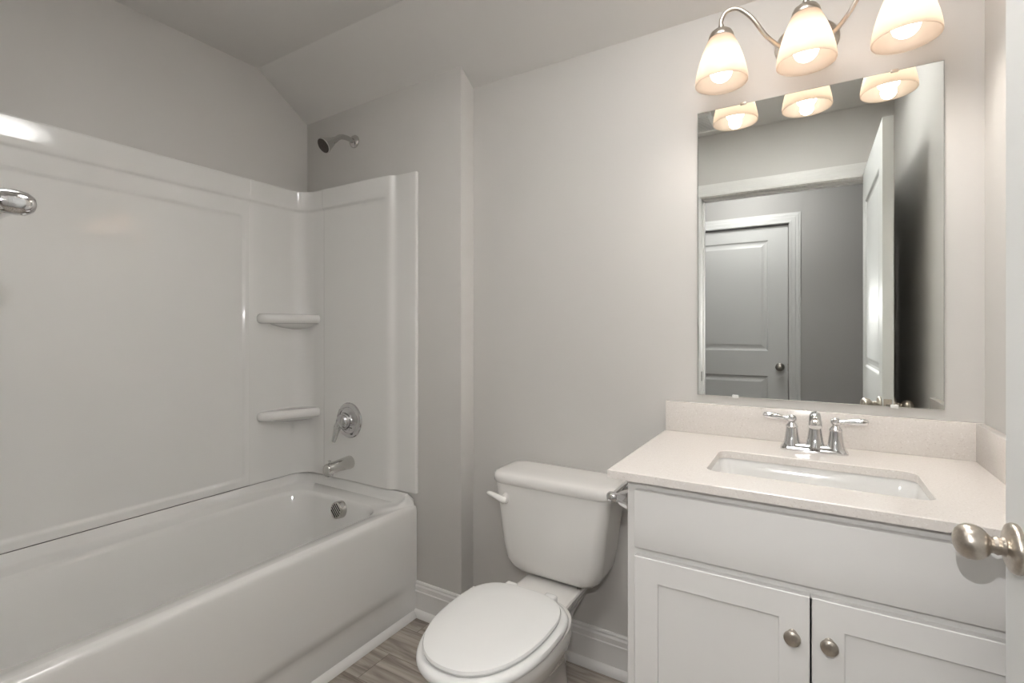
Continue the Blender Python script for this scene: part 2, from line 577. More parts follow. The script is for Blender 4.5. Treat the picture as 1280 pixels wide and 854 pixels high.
# hall door: closed
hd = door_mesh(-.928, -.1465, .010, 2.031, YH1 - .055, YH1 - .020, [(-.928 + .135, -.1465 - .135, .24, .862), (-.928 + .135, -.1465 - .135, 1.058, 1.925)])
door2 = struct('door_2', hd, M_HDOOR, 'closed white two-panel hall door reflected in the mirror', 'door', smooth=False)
bm = BM(); round_knob(bm, (-.2, YH1 - .020, .935), (0, 1, 0)); obj('door_knob', bm, M_NICKEL_DARK, door2, label='dark nickel round knob')
bm = BM(); box(bm, -.1475, -.1415, YH1 - .030, YH1 - .003, .905, .965, .001, 1); obj('strike_plate', bm, M_NICKEL_DARK, door2)

# ------------------------------------------------------------------ bathtub
TX0, TX1, TY0, TY1 = XL + .004, -1.4475, YF + .004, YA - .004
TZ = .470
tub = thing('bathtub', 'white alcove bathtub with a plain apron along the left wall', 'bathtub', ((TX0 + TX1) / 2, (TY0 + TY1) / 2, 0))
bm = BM()
def flange(L, zf, zr, xf):
    out = []
    for p in L:
        k = 1 - sm(xf - .020, xf - .003, p.x)
        out.append(Vector((p.x, p.y, zr + (zf - zr) * k)))
    return out
loops = [flange(rrect(TX0, TX1 - .008, TY0, TY1, .012, 0, 10), .5125, TZ - .006, TX1 - .008),
         flange(rrect(TX0 + .020, TX1 - .012, TY0 + .020, TY1 - .020, .03, 0, 10), .5160, TZ - .001, TX1 - .012),
         flange(rrect(TX0 + .026, TX1 - .016, TY0 + .026, TY1 - .026, .045, 0, 10), .5100, TZ, TX1 - .016),
         flange(rrect(TX0 + .032, TX1 - .020, TY0 + .030, TY1 - .030, .06, 0, 10), .4860, TZ + .001, TX1 - .020),
         flange(rrect(TX0 + .042, TX1 - .026, TY0 + .040, TY1 - .040, .08, 0, 10), TZ + .004, TZ, TX1 - .026),
         rrect(TX0 + .088, TX1 - .068, TY0 + .16, TY1 - .108, .115, TZ - .001, 10),
         rrect(TX0 + .096, TX1 - .075, TY0 + .168, TY1 - .114, .115, TZ - .006, 10),
         rrect(TX0 + .103, TX1 - .081, TY0 + .178, TY1 - .119, .115, TZ - .022, 10),
         rrect(TX0 + .125, TX1 - .100, TY0 + .26, TY1 - .140, .12, .26, 10),
         rrect(TX0 + .142, TX1 - .115, TY0 + .32, TY1 - .155, .12, .165, 10),
         rrect(TX0 + .165, TX1 - .138, TY0 + .36, TY1 - .185, .11, .13, 10),
         rrect(TX0 + .205, TX1 - .178, TY0 + .42, TY1 - .235, .09, .118, 10)]
loft(bm, loops, False, True)
obj('basin', bm, M_ACRYL, tub, 40)
# apron: rounded top edge, flat face, foot tucked in (the tuck fades out near the end wall)
bm = BM()
ys = [TY0 + (TY1 - TY0) * k / 40 for k in range(38)] + [TY1 - .09, TY1 - .07, TY1 - .05, TY1 - .03, TY1 - .012, TY1]
prof = [(-.0085, TZ - .006), (-.0055, TZ - .0085), (-.003, TZ - .013), (-.0012, TZ - .020), (-.0005, TZ - .032), (0, TZ - .06), (0, .30), (0, .20), (0, .165), (-.001, .152), (-.005, .138), (-.012, .124), (-.018, .110), (-.021, .09), (-.022, .04), (-.022, 0)]
loops = []
for y in ys:
    k = 1 - sm(TY1 - .15, TY1 - .012, y)
    loops.append([(TX1 + (p[0] * k if p[1] < .2 else p[0]), y, p[1]) for p in prof] + [(TX1 - .07, y, 0), (TX1 - .07, y, TZ - .03)])
loft(bm, loops, True, True)
obj('apron', bm, M_ACRYL, tub, 40)
# overflow plate with slots, floor drain
OV = Vector((-1.782, TY1 - .124, .424))
bm = BM(); ax = Vector((0, -1, .12)).normalized()
lathe(bm, OV, ax, [(.037, -.006), (.037, .022), (.0355, .0265), (.033, .028), (.002, .028)], 40)
ovp = obj('overflow_plate', bm, M_CHROME_SATIN, tub, label='round chrome overflow cover with slanted slots')
bm = BM()
a_, u_, v_ = ax, Vector((1, 0, 0)), ax.cross(Vector((1, 0, 0)))
e1 = (u_ + v_ * -.9).normalized(); e2 = ax.cross(e1)
for k in range(-2, 3):
    L = sqrt(.029 ** 2 - (k * .0105) ** 2)
    c = OV + ax * .0275 + e2 * (k * .0105)
    for hh in (0,):
        t = bmesh.new(); bmesh.ops.create_cube(t, size=1)
        M = Matrix((( *(e1 * 2 * L), ), ( *(e2 * .0046), ), ( *(ax * .002), ))).transposed().to_4x4()
        M.translation = c
        merge(bm, t, M)
obj('slots', bm, M_DARK, ovp, label='dark bars drawn as the shade in the slanted slots')  # solid dark bars, shade of the openings put in as colour
bm = BM(); lathe(bm, (-1.80, TY1 - .36, .117), (0, 0, 1), [(.036, 0), (.036, .003), (.031, .005), (.028, .003), (.004, .003)], 32)
obj('drain', bm, M_CHROME, tub)

# ------------------------------------------------------------------ tub surround
SZ0, SZ1, SB = .5185, 1.900, 1.802
sur = thing('tub_surround', 'white glossy three-wall tub surround with two moulded corner shelves', 'shower surround', (XL + .03, -.8, SZ0))
def span(a, b, n):
    return [a + (b - a) * k / n for k in range(n + 1)]
# long panel: height field over y, z
bm = BM()
YS = span(YF + .09, -.52, 70)[:-1] + span(-.52, -.40, 30)
ZS = [SZ0] + span(SZ0 + .004, .62, 24) + span(.66, 1.18, 6) + span(1.2, 1.62, 16) + span(1.64, 1.79, 24) + [SB - .006, SB - .002, SB, SB + .004, SB + .010, 1.83, 1.86, SZ1 - .010, SZ1 - .0065, SZ1 - .006, SZ1 - .0015, SZ1]
def rr_sd(y, z):
    y1, z0, z1, r = -.4177, .548, 1.735, .030
    qy = max(y - (y1 - r), 0); qz = max((z0 + r) - z, z - (z1 - r), 0)
    dy = y - (y1 - r); dz = max((z0 + r) - z, z - (z1 - r))
    return sqrt(max(dy, 0) ** 2 + max(dz, 0) ** 2) + min(max(dy, dz), 0) - r
def long_x(y, z):
    d = .022
    d -= .007 * (1 - sm(-.011, .001, rr_sd(y, z)))
    d += .010 * sm(SB - .006, SB + .010, z)
    if z > SZ1 - .004: d -= .003
    # thin moulded skin: faintly wavy, so lamps mirror in it as broken patches
    w = sm(1.15, 1.40, z) * (1 - sm(1.66, 1.73, z)) * (1 - sm(-.60, -.50, y))
    d -= .0005 * w * cos(2 * pi * (y + .95) / .34 + 1.2 * sin(z * 9.0))
    return XL + d
L = [[(long_x(y, z), y, z) for z in ZS] + [(XL, y, SZ1)] for y in YS]
loft(bm, L, False, False, False)
obj('long_panel', bm, M_ACRYL, sur, 50)

def wall_path_panel(bm, P, N, zl, off, wallfix):
    """panel following plan path P (normals N); off(i, z) is extra offset; wallfix(i) gives the wall point behind."""
    rows = []
    for i, (p, n) in enumerate(zip(P, N)):
        row = []
        for z in zl:
            q = Vector((p[0], p[1], z)) + Vector((n[0], n[1], 0)) * off(i, z)
            row.append(q)
        w = wallfix(i)
        row.append(Vector((w[0], w[1], SZ1)))
        rows.append(row)
    loft(bm, rows, False, False, False)
ZP = [SZ0, .7, .9, 1.1, 1.3, 1.5, 1.7, 1.78, SB - .006, SB - .002, SB + .002, SB + .006, SB + .010, 1.83, 1.86, SZ1 - .010, SZ1 - .0065, SZ1 - .006, SZ1 - .0015, SZ1]
def band(i, z):
    return .010 * sm(SB - .006, SB + .010, z) - (.003 if z > SZ1 - .004 else 0)
# corner column (faucet end) as a plan path
def corner(sgn):
    cx, cy, r = XL + .024 + .080, (YA - .032 - .080), .080
    P = [(XL + .022, -.400), (XL + .024, -.395), (XL + .024, -.33), (XL + .024, -.26)]
    N = [(1, 0)] * 4
    for k in range(13):
        a = pi - (pi / 2) * k / 12
        P.append((cx + r * cos(a), cy + r * sin(a))); N.append((-cos(a), -sin(a)))
    P += [(-2.06, YA - .032), (-2.026, YA - .032), (-2.0215, YA - .0318), (-2.0205, YA - .0312)]
    N += [(0, -1)] * 4
    return P, N
P, N = corner(1)
wf = lambda i: (XL, P[i][1]) if N[i][0] > .7 else (P[i][0], YA)
bm = BM(); wall_path_panel(bm, P, N, ZP, band, lambda i: (XL, min(P[i][1], YA)) if N[i][0] >= .70 else (max(P[i][0], XL), YA))
cornerp = obj('corner_column', bm, M_ACRYL, sur, 50)
def end_path():
    P, N = [], []
    pts = [(-2.0200, .0312), (-2.019, .0318), (-2.013, .0322), (-1.90, .0325), (-1.75, .0325), (-1.62, .0325), (-1.600, .0325), (-1.590, .0315), (-1.580, .0285), (-1.572, .0235), (-1.565, .0185), (-1.557, .0150), (-1.547, .0135), (-1.53, .0135), (-1.49, .0135), (-1.452, .0135), (-1.447, .0128), (-1.444, .010), (-1.4435, .004), (-1.4435, 0)]
    for k, (x, d) in enumerate(pts):
        P.append((x, YA - d)); N.append((0, -1))
    return P, N
EP, EN = end_path()
def eband(i, z):
    d = band(i, z) * (1 - sm(-1.64, -1.60, EP[i][0]))
    return d if EP[i][0] < -1.46 else (0 if z <= SZ1 - .004 else 0)
bm = BM(); wall_path_panel(bm, EP, EN, ZP, eband, lambda i: (EP[i][0], YA))
endp = obj('end_panel', bm, M_ACRYL, sur, 50)
# the same corner and end panel mirrored at the door-wall end
for nm, (PP, NN, ff) in (('corner_column', (P, N, band)), ('end_panel', (EP, EN, eband))):
    my = lambda y: YF + YA - y
    PM = [(p[0], my(p[1])) for p in PP]; NM = [(n[0], -n[1]) for n in NN]
    bm = BM(); wall_path_panel(bm, PM, NM, ZP, ff, lambda i: ((XL, max(PM[i][1], YF)) if NM[i][0] >= .7 else (PM[i][0], YF)))
    obj(nm, bm, M_ACRYL, sur, 50)
# corner shelves: straight lip, rounded front left end
def shelf(zt, th):
    A = Vector((XL + .012, -.362)); C = Vector((-2.05, YA - .02))
    out = [(XL + .004, -.350), (XL + .012, -.361), (XL + .026, -.366), (XL + .042, -.362), (XL + .056, -.350), (XL + .068, -.333),
           (XL + .085, -.290), (XL + .106, -.230), (XL + .126, -.170), (-2.048, -.122), (-2.046, YA - .022), (-2.055, YA - .008), (XL + .004, YA - .008)]
    bm = BM()
    prism(bm, out, zt - th, zt, min(th * .42, .02), 4)
    # moulded web under the shelf
    t = BM()
    rows = []
    for k, (s, z) in enumerate(((.80, zt - th + .004), (.72, zt - th - .006), (.58, zt - th - .016), (.36, zt - th - .026), (.14, zt - th - .031))):
        rows.append([(XL + .004 + (p[0] - XL - .004) * s, YA - .008 + (p[1] - YA + .008) * s, z) for p in out])
    loft(t, rows, True, True)
    merge(bm, t)
    return bm
obj('shelf', shelf(1.296, .046), M_ACRYL, sur, 40)
obj('shelf', shelf(.842, .044), M_ACRYL, sur, 40)

# ------------------------------------------------------------------ shower fittings
sh = thing('shower_fixture', 'chrome cone shower head on a short arm above the surround', 'shower head', (-1.835, YA, 2.1))
W0 = Vector((-1.838, YA, 2.108))
bm = BM(); lathe(bm, W0, (0, -1, 0), [(.030, 0), (.030, .004), (.026, .010), (.016, .014), (.011, .015)], 32)
obj('wall_flange', bm, M_CHROME_SATIN, sh)
arm = catmull([W0 + Vector((0, -.008, 0)), W0 + Vector((0, -.05, .002)), W0 + Vector((0, -.085, -.006)), W0 + Vector((0, -.112, -.028))], 8)
bm = BM(); tube(bm, arm, .0115, 18); obj('arm', bm, M_CHROME_SATIN, sh)
tip = arm[-1]; hdir = Vector((-.10, -.80, -.60)).normalized()
bm = BM(); lathe(bm, tip - hdir * .004, hdir, [(.0125, 0), (.0125, .006), (.0145, .009), (.0145, .018), (.019, .026), (.025, .045), (.031, .062), (.0345, .070), (.0345, .076), (.032, .0775)], 36)
hd_ = obj('spray_cone', bm, M_CHROME_SATIN, sh)
bm = BM(); lathe(bm, tip + hdir * .0730, hdir, [(.0315, 0), (.0315, .0015), (.0285, .003), (.002, .0035)], 36)
fa, fu, fv = frame_of(hdir)
for rr, nn in ((.010, 6), (.018, 10), (.025, 14)):
    for k in range(nn):
        a = 2 * pi * k / nn
        lathe(bm, tip + hdir * .0755 + fu * rr * cos(a) + fv * rr * sin(a), hdir, [(.0018, 0), (.0014, .0025), (.0006, .003)], 8)
obj('nozzle_face', bm, M_RUBBER, hd_, label='dark nozzle face')

PY = YA - .0325
va = thing('shower_valve', 'round chrome mixing valve on the end panel above the tub spout', 'shower valve', (-1.836, PY, .80))
V0 = Vector((-1.836, PY, .800))
bm = BM(); lathe(bm, V0, (0, -1, 0), [(.082, 0), (.082, .003), (.079, .007), (.070, .0095), (.062, .010), (.0600, .0080), (.054, .010), (.040, .017), (.037, .022), (.0355, .024)], 48)
obj('escutcheon', bm, M_VALVE, va)
bm = BM()
lathe(bm, V0 + Vector((0, -.018, 0)), (0, -1, 0), [(.036, 0), (.0355, .018), (.032, .031), (.023, .041), (.005, .046)], 32)
lev = catmull([V0 + Vector((-.006, -.046, -.006)), V0 + Vector((-.016, -.056, -.026)), V0 + Vector((-.024, -.058, -.048)), V0 + Vector((-.030, -.060, -.074)), V0 + Vector((-.034, -.064, -.094))], 6)
n_ = len(lev)
tube(bm, lev, [.024 - .0145 * (k / (n_ - 1)) for k in range(n_)], 18, True, (0, 1, 0), .55)
obj('lever', bm, M_VALVE, va)

sp = thing('tub_spout', 'short chrome tub spout with a diverter pull knob', 'tub spout', (-1.834, PY, .59))
S0 = Vector((-1.832, PY, .605))
bm = BM()
def sploop(y, rx, rz, dz, flatb):
    L = []
    for k in range(28):
        a = 2 * pi * k / 28
        px, pz = rx * cos(a), rz * sin(a)
        if pz < -flatb: pz = -flatb
        L.append((S0.x + px, S0.y + y, S0.z + pz + dz))
    return L
loft(bm, [sploop(0, .030, .030, 0, .04), sploop(-.006, .0305, .0305, 0, .04), sploop(-.03, .0285, .0285, 0, .04), sploop(-.07, .0262, .0262, -.001, .04), sploop(-.098, .0252, .0250, -.002, .04), sploop(-.104, .0256, .0270, -.005, .04), sploop(-.128, .0252, .0275, -.0065, .05), sploop(-.134, .0225, .0250, -.007, .05)], True, True)
lathe(bm, S0 + Vector((0, -.116, -.018)), (0, 0, -1), [(.0175, 0), (.0165, .017), (.013, .018)], 24)
spb = obj('spout_body', bm, M_CHROME_SATIN, sp)
bm = BM(); lathe(bm, S0 + Vector((0, -.116, .0175)), (0, 0, 1), [(.003, 0), (.003, .009), (.0065, .010), (.007, .014), (.004, .0165)], 16)
obj('diverter_knob', bm, M_CHROME, sp)

# ------------------------------------------------------------------ toilet
TC = -.744
to = thing('toilet', 'white two-piece toilet with closed lid between tub and vanity', 'toilet', (TC, -.40, 0))
def egg(cx, yb, yf, w, z, n=64, p=2.25, wide=.40):
    """seat outline: straight-ish back at yb, rounded front at yf, widest at a fraction of the length from the back."""
    yw = yb + (yf - yb) * wide
    L = []
    for k in range(n):
        a = 2 * pi * k / n
        c_, s_ = cos(a), sin(a)
        if s_ >= 0:   # back half
            e = 2.0 / 2.9
            x = (w / 2) * math.copysign(abs(c_) ** e, c_); y = yw + (yb - yw) * abs(s_) ** e
        else:
            e = 2.0 / p
            x = (w / 2) * math.copysign(abs(c_) ** e, c_); y = yw + (yf - yw) * abs(s_) ** e
        L.append(Vector((cx + x, y, z)))
    return L
# bowl and pedestal (one ceramic body with its deck)
bm = BM()
BL = [(0, -.19, -.545, .195), (.010, -.187, -.55, .202), (.05, -.19, -.55, .190), (.12, -.20, -.565, .178), (.18, -.215, -.60, .190), (.235, -.24, -.655, .232), (.285, -.265, -.712, .285), (.325, -.29, -.752, .326), (.345, -.298, -.764, .338), (.352, -.300, -.768, .342), (.370, -.302, -.770, .343), (.377, -.304, -.767, .340), (.380, -.310, -.760, .33)]
loft(bm, [egg(TC, b_, f_, w_, z_, 64, 2.1, .45) for z_, b_, f_, w_ in BL], True, True)
t = BM()
loft(t, [rrect(TC - .006 - hw, TC - .006 + hw, y0, y1, r, z, 8) for z, hw, y0, y1, r in ((.17, .040, -.30, -.13, .03), (.25, .055, -.36, -.10, .03), (.305, .080, -.42, -.06, .03), (.335, .098, -.45, -.045, .026), (.352, .104, -.455, -.042, .022), (.359, .101, -.452, -.045, .02), (.361, .096, -.445, -.05, .018))], True, True)
merge(bm, t)
obj('bowl', bm, M_CERAM, to, 40)
# seat ring and lid
bm = BM()
loft(bm, [egg(TC, -.352 , -.786, .322, .3815, 72), egg(TC, -.343, -.794, .340, .3835, 72), egg(TC, -.339, -.797, .346, .389, 72), egg(TC, -.339, -.797, .346, .394, 72), egg(TC, -.343, -.793, .340, .401, 72), egg(TC, -.352, -.784, .322, .4055, 72)], True, True)
obj('seat', bm, M_SEAT, to, 40)
bm = BM()
loft(bm, [egg(TC - .002, -.372, -.768, .294, .4065, 72), egg(TC - .002, -.363, -.776, .312, .410, 72), egg(TC - .002, -.361, -.778, .316, .4155, 72), egg(TC - .002, -.364, -.775, .311, .4215, 72), egg(TC - .002, -.374, -.765, .292, .4245, 72), egg(TC - .002, -.42, -.71, .19, .4265, 72), egg(TC - .002, -.50, -.62, .06, .4272, 72)], True, True)
obj('lid', bm, M_SEAT, to, 40)
for sx in (-1, 1):
    bm = BM(); box(bm, TC - .004 + sx * .070 - .020, TC - .004 + sx * .070 + .020, -.362, -.330, .3605, .4105, .007, 3)
    obj('hinge', bm, M_SEAT, to)
# tank
bm = BM()
def tankloop(z, hw, yb, yf, r, bow):
    L = rrect(TC - hw, TC + hw, yf, yb, r, z, 8)
    out = []
    for p in L:
        if p.y < (yb + yf) / 2:
            p = Vector((p.x, p.y - bow * (1 - ((p.x - TC) / hw) ** 2), p.z))
        p.x += -.012 if hw != .218 else -.010
        out.append(p)
    return out
TL = [(.366, .115, -.050, -.158, .04, .004), (.368, .136, -.038, -.178, .05, .005), (.376, .155, -.028, -.192, .05, .007), (.392, .169, -.022, -.201, .045, .009), (.416, .179, -.020, -.207, .04, .010), (.47, .188, -.018, -.211, .036, .011), (.56, .199, -.016, -.213, .034, .012), (.64, .211, -.015, -.214, .033, .012), (.676, .216, -.015, -.214, .033, .012)]
loft(bm, [tankloop(*a) for a in TL], True, True)
obj('tank', bm, M_CERAM, to, 40)
bm = BM()
LL = [(.676, .220, -.012, -.208, .05), (.677, .230, -.010, -.215, .055), (.682, .2335, -.010, -.218, .056), (.697, .2335, -.010, -.218, .056), (.706, .231, -.012, -.2155, .055), (.7115, .225, -.017, -.209, .05), (.7145, .214, -.028, -.198, .042), (.716, .19, -.05, -.175, .03), (.7165, .12, -.09, -.14, .02)]
loft(bm, [tankloop(z, hw, yb, yf, r, .010) for z, hw, yb, yf, r in LL], True, True)
obj('tank_lid', bm, M_CERAM, to, 40)
bm = BM()
lathe(bm, (-.917, -.212, .628), (0, -1, 0), [(.017, 0), (.017, .008), (.0145, .014), (.005, .017)], 24, sx=.85, sy=1.15, u=(1, 0, 0))
lv = catmull([(-.912, -.229, .624), (-.922, -.236, .629), (-.946, -.241, .638), (-.978, -.242, .645)], 6)
tube(bm, lv, [.009, .0135, .0145, .0145, .0142, .014, .0138, .0135, .0132, .0128, .0124, .012, .0115, .011, .0105, .010, .0095, .008, .004][:len(lv)], 16, True, (0, 0, 1), .85)
obj('flush_lever', bm, M_CERAM, to)
bm = BM(); lathe(bm, (TC + .088, -.175, .3605), (0, 0, 1), [(.008, 0), (.008, .004), (.0045, .005), (.0045, .010)], 12)
obj('tank_bolt', bm, M_NICKEL_DARK, to, label='dark tank bolt under the tank')
for sx in (-1, 1):
    bm = BM(); lathe(bm, (TC + sx * .112, -.34, .0), (0, 0, 1), [(.016, 0), (.016, .010), (.012, .018), (.003, .021)], 20)
    obj('bolt_cap', bm, M_CERAM, to)

# ------------------------------------------------------------------ vanity cabinet
CX0, CX1, CYF, CZ = -.376, XR - .004, -.530, .866
va_ = thing('vanity_cabinet', 'white two-door vanity cabinet under the speckled counter', 'vanity cabinet', ((CX0 + CX1) / 2, -.27, 0))
bm = BM()
box(bm, CX0, CX0 + .018, CYF + .001, -.014, 0, CZ); box(bm, CX1 - .018, CX1, CYF + .001, -.014, 0, CZ)
box(bm, CX0 + .018, CX1 - .018, -.030, -.014, .1, CZ); box(bm, CX0 + .018, CX1 - .018, CYF + .02, -.03, .10, .118)
box(bm, CX0 + .018, CX1 - .018, CYF + .075, CYF + .09, 0, .10)
FF = CYF + .019
box(bm, CX0, CX0 + .045, CYF, FF, .10, CZ, .001, 1); box(bm, CX1 - .045, CX1, CYF, FF, .10, CZ, .001, 1)
box(bm, CX0 + .045, CX1 - .045, CYF, FF, .822, CZ); box(bm, CX0 + .045, CX1 - .045, CYF, FF, .678, .722); box(bm, CX0 + .045, CX1 - .045, CYF, FF, .10, .14)
obj('carcass', bm, M_CAB, va_)
bm = BM(); box(bm, -.354, .357, CYF - .019, CYF - .0005, .7085, .8425, .002, 2)
obj('drawer_front', bm, M_CAB, va_)
def shaker(x0, x1, z0, z1):
    y0, y1, w, dep = CYF - .0005, CYF - .019, .0545, .007
    bm = BM()
    a, b, c_, d_ = x0, x1, z0, z1
    def rect(ins, y):
        return [(a + ins, y, c_ + ins), (b - ins, y, c_ + ins), (b - ins, y, d_ - ins), (a + ins, y, d_ - ins)]
    loft(bm, [rect(0, y0), rect(0, y1 + .0015), rect(.0015, y1), rect(w - .0008, y1), rect(w, y1 + .0008), rect(w, y1 + dep), rect(w + .0012, y1 + dep)], True, True)
    return bm
def cab_knob(x, z):
    bm = BM(); lathe(bm, (x, CYF - .019, z), (0, -1, 0), [(.0085, 0), (.008, .002), (.0055, .005), (.0055, .011), (.009, .014), (.0145, .017), (.0155, .020), (.0145, .0235), (.0105, .0255), (.009, .0262), (.002, .0275)], 32)
    return bm
dl = obj('door', shaker(-.354, -.0007, .115, .6885), M_CAB, va_)
obj('knob', cab_knob(-.0305, .608), M_NICKEL, dl, label='brushed nickel cabinet knob')
dr = obj('door', shaker(.0027, .357, .115, .6885), M_CAB, va_)
obj('knob', cab_knob(.0315, .610), M_NICKEL, dr, label='brushed nickel cabinet knob')

# countertop with a cut-out, backsplash, side splash
KZT, KZB = .8865, .8665
KX0, KX1, KY0, KY1 = -.4143, XR - .001, -.5655, -.001
SX0, SX1, SY0, SY1 = -.2135, .2115, -.450, -.220
ct = thing('countertop', 'speckled off-white quartz counter with sink cut-out and splashes', 'countertop', ((KX0 + KX1) / 2, -.28, KZB))
bm = BM()
def ring(pts, z): return [bm.verts.new((p[0], p[1], z)) for p in pts]
def strip(A, B):
    n = len(A)
    for i in range(n):
        bm.faces.new([A[i], A[(i + 1) % n], B[(i + 1) % n], B[i]])
def orect(e): return [(KX0 + e, KY0 + e), (KX1 - e, KY0 + e), (KX1 - e, KY1 - e), (KX0 + e, KY1 - e)]
def irect(e): return [(p.x, p.y) for p in rrect(SX0 - e, SX1 + e, SY0 - e, SY1 + e, .028 + e, 0, 8)]
oT = ring(orect(.002), KZT); o2 = ring(orect(0), KZT - .002); o3 = ring(orect(0), KZB)
iT = ring(irect(.0015), KZT); i2 = ring(irect(0), KZT - .0015); i3 = ring(irect(0), KZB)
strip(oT, o2); strip(o2, o3); strip(iT, i2); strip(i2, i3)
def fill(A, B):
    ed = []
    for L in (A, B):
        for i in range(len(L)):
            e = bm.edges.get((L[i], L[(i + 1) % len(L)])) or bm.edges.new((L[i], L[(i + 1) % len(L)]))
            ed.append(e)
    bmesh.ops.triangle_fill(bm, use_beauty=True, use_dissolve=False, edges=ed)
fill(oT, iT); fill(o3, i3)
obj('slab', bm, M_QUARTZ, ct, 30)
bm = BM(); box(bm, KX0 + .002, XR - .002, -.0205, -.001, KZT, .9835, .0015, 2); obj('back_splash', bm, M_QUARTZ, ct, 30)
bm = BM(); box(bm, XR - .0215, XR - .002, -.560, -.021, KZT, .9835, .0015, 2); obj('side_splash', bm, M_QUARTZ, ct, 30)

# undermount sink
sk = thing('sink', 'white rectangular undermount basin set below the counter', 'sink', ((SX0 + SX1) / 2, -.335, .72))
bm = BM()
def sl(e, z, r): return rrect(SX0 - e, SX1 + e, SY0 - e, SY1 + e, r, z, 8)
loft(bm, [sl(.022, .8535, .05), sl(.022, .866, .05), sl(.004, .8662, .034), sl(.001, .862, .032), sl(-.004, .83, .034), sl(-.012, .775, .04), sl(-.022, .752, .045), sl(-.045, .742, .05), sl(-.085, .738, .03), sl(-.105, .7365, .01)], False, True)
loft(bm, [sl(.022, .8535, .05), sl(.008, .845, .05), sl(.004, .76, .05), sl(-.02, .728, .05), sl(-.09, .722, .03)], False, True)
obj('basin', bm, M_SINK, sk, 40)
bm = BM(); lathe(bm, ((SX0 + SX1) / 2, -.325, .7365), (0, 0, 1), [(.022, 0), (.022, .002), (.018, .003), (.016, .002), (.003, .004)], 28)
obj('drain', bm, M_CHROME, sk)

# faucet
FX, FY, FZ = .0075, -.100, KZT
fa_ = thing('faucet', 'chrome centerset faucet with two lever handles behind the sink', 'faucet', (FX, FY, FZ))
bm = BM()
loops = []
for z, ex, ey in ((0, 0, 0), (.004, 0, 0), (.007, -.003, -.003), (.012, -.0055, -.006), (.016, -.007, -.0075), (.018, -.010, -.0105)):
    loops.append(rrect(FX - .080 - ex, FX + .080 + ex, FY - .027 - ey, FY + .027 + ey, .016, FZ + z, 8))
loft(bm, loops, True, True)
obj('base_plate', bm, M_CHROME, fa_, 40)
def handle(sx):
    hx = FX + sx * .0515
    bm = BM()
    n = 8
    # faceted flaring column
    lathe(bm, (hx, FY, FZ + .010), (0, 0, 1), [(.0235, 0), (.0225, .006), (.0195, .012), (.0165, .034), (.0145, .050), (.0155, .0515), (.0155, .054), (.0125, .058), (.0085, .063), (.0085, .066)], 16)
    lathe(bm, (hx, FY, FZ + .0735), (0, 0, 1), [(.006, 0), (.0105, .004), (.0128, .010), (.0112, .016), (.006, .0205), (.001, .0215)], 20)
    h = obj('handle', bm, M_CHROME, fa_, 30)
    bm = BM()
    c = Vector((hx, FY, FZ + .0835)); dv = Vector((sx, -.10, .10)).normalized()
    lathe(bm, c, dv, [(.0075, .004), (.0090, .010), (.0074, .014), (.0085, .024), (.0112, .040), (.0122, .053), (.0112, .063), (.0078, .0705), (.001, .0735)], 24, sy=.78, u=(0, 1, 0))
    obj('lever', bm, M_CHROME, h)
handle(-1); handle(1)
bm = BM()
def spl(c, t, rx, rz):
    c, t = Vector(c), Vector(t).normalized()
    u = Vector((1, 0, 0)); v = t.cross(u)
    return [c + u * (rx * cos(2 * pi * k / 24)) + v * (rz * sin(2 * pi * k / 24)) for k in range(24)]
SP = [((FX + .004, FY, FZ + .012), (0, 0, 1), .0245, .0235), ((FX + .004, FY, FZ + .020), (0, 0, 1), .0215, .0205), ((FX + .004, FY + .001, FZ + .038), (0, 0, 1), .0185, .0175), ((FX + .004, FY + .002, FZ + .060), (0, 0, 1), .0158, .0150), ((FX + .004, FY + .001, FZ + .078), (0, -.15, 1), .0143, .0135), ((FX + .004, FY - .005, FZ + .092), (0, -.55, .83), .0132, .0122), ((FX + .004, FY - .016, FZ + .1005), (0, -.9, .42), .0128, .0118), ((FX + .004, FY - .030, FZ + .102), (0, -1, -.10), .0133, .0112), ((FX + .004, FY - .046, FZ + .0965), (0, -.88, -.47), .0142, .0110), ((FX + .004, FY - .060, FZ + .0865), (0, -.75, -.66), .0152, .0112), ((FX + .004, FY - .069, FZ + .0775), (0, -.70, -.71), .0156, .0112), ((FX + .004, FY - .0705, FZ + .0762), (0, -.70, -.71), .0135, .0092)]
loft(bm, [spl(*a) for a in SP], True, True)
obj('spout', bm, M_CHROME, fa_, 40)
# ------------------------------------------------------------------ mirror
MX0, MX1, MZ0, MZ1 = -.3132, .2994, 1.0092, 1.9235
mi = thing('mirror', 'large frameless wall mirror with small clips above the counter', 'mirror', ((MX0 + MX1) / 2, -.003, MZ0))
bm = BM()
yb, yf = -.0015, -.0070
def mrect(e, y): return [(MX0 + e, y, MZ0 + e), (MX1 - e, y, MZ0 + e), (MX1 - e, y, MZ1 - e), (MX0 + e, y, MZ1 - e)]
loft(bm, [mrect(0, yb), mrect(0, yf + .0012), mrect(.0016, yf)], True, False, midx=0)
vs = [bm.verts.new(p) for p in mrect(.0016, yf)]
bm.faces.new(vs).material_index = 1
obj('glass', bm, [M_EDGE, M_MIRROR], mi, 10)
def clip(x, z, up, mat, nm):
    bm = BM()
    box(bm, x - .009, x + .009, -.0105, -.0005, z - (.005 if up > 0 else .0035), z + (.0035 if up > 0 else .007), .002, 2)
    obj('clip', bm, mat, mi, label=nm)
clip(-.178, MZ1, 1, M_NICKEL, 'small metal clip on the top edge'); clip(.196, MZ1, 1, M_NICKEL, 'small metal clip on the top edge')
clip(-.200, MZ0, -1, M_CLEAR, 'small clear clip on the bottom edge'); clip(.196, MZ0, -1, M_CLEAR, 'small clear clip on the bottom edge')

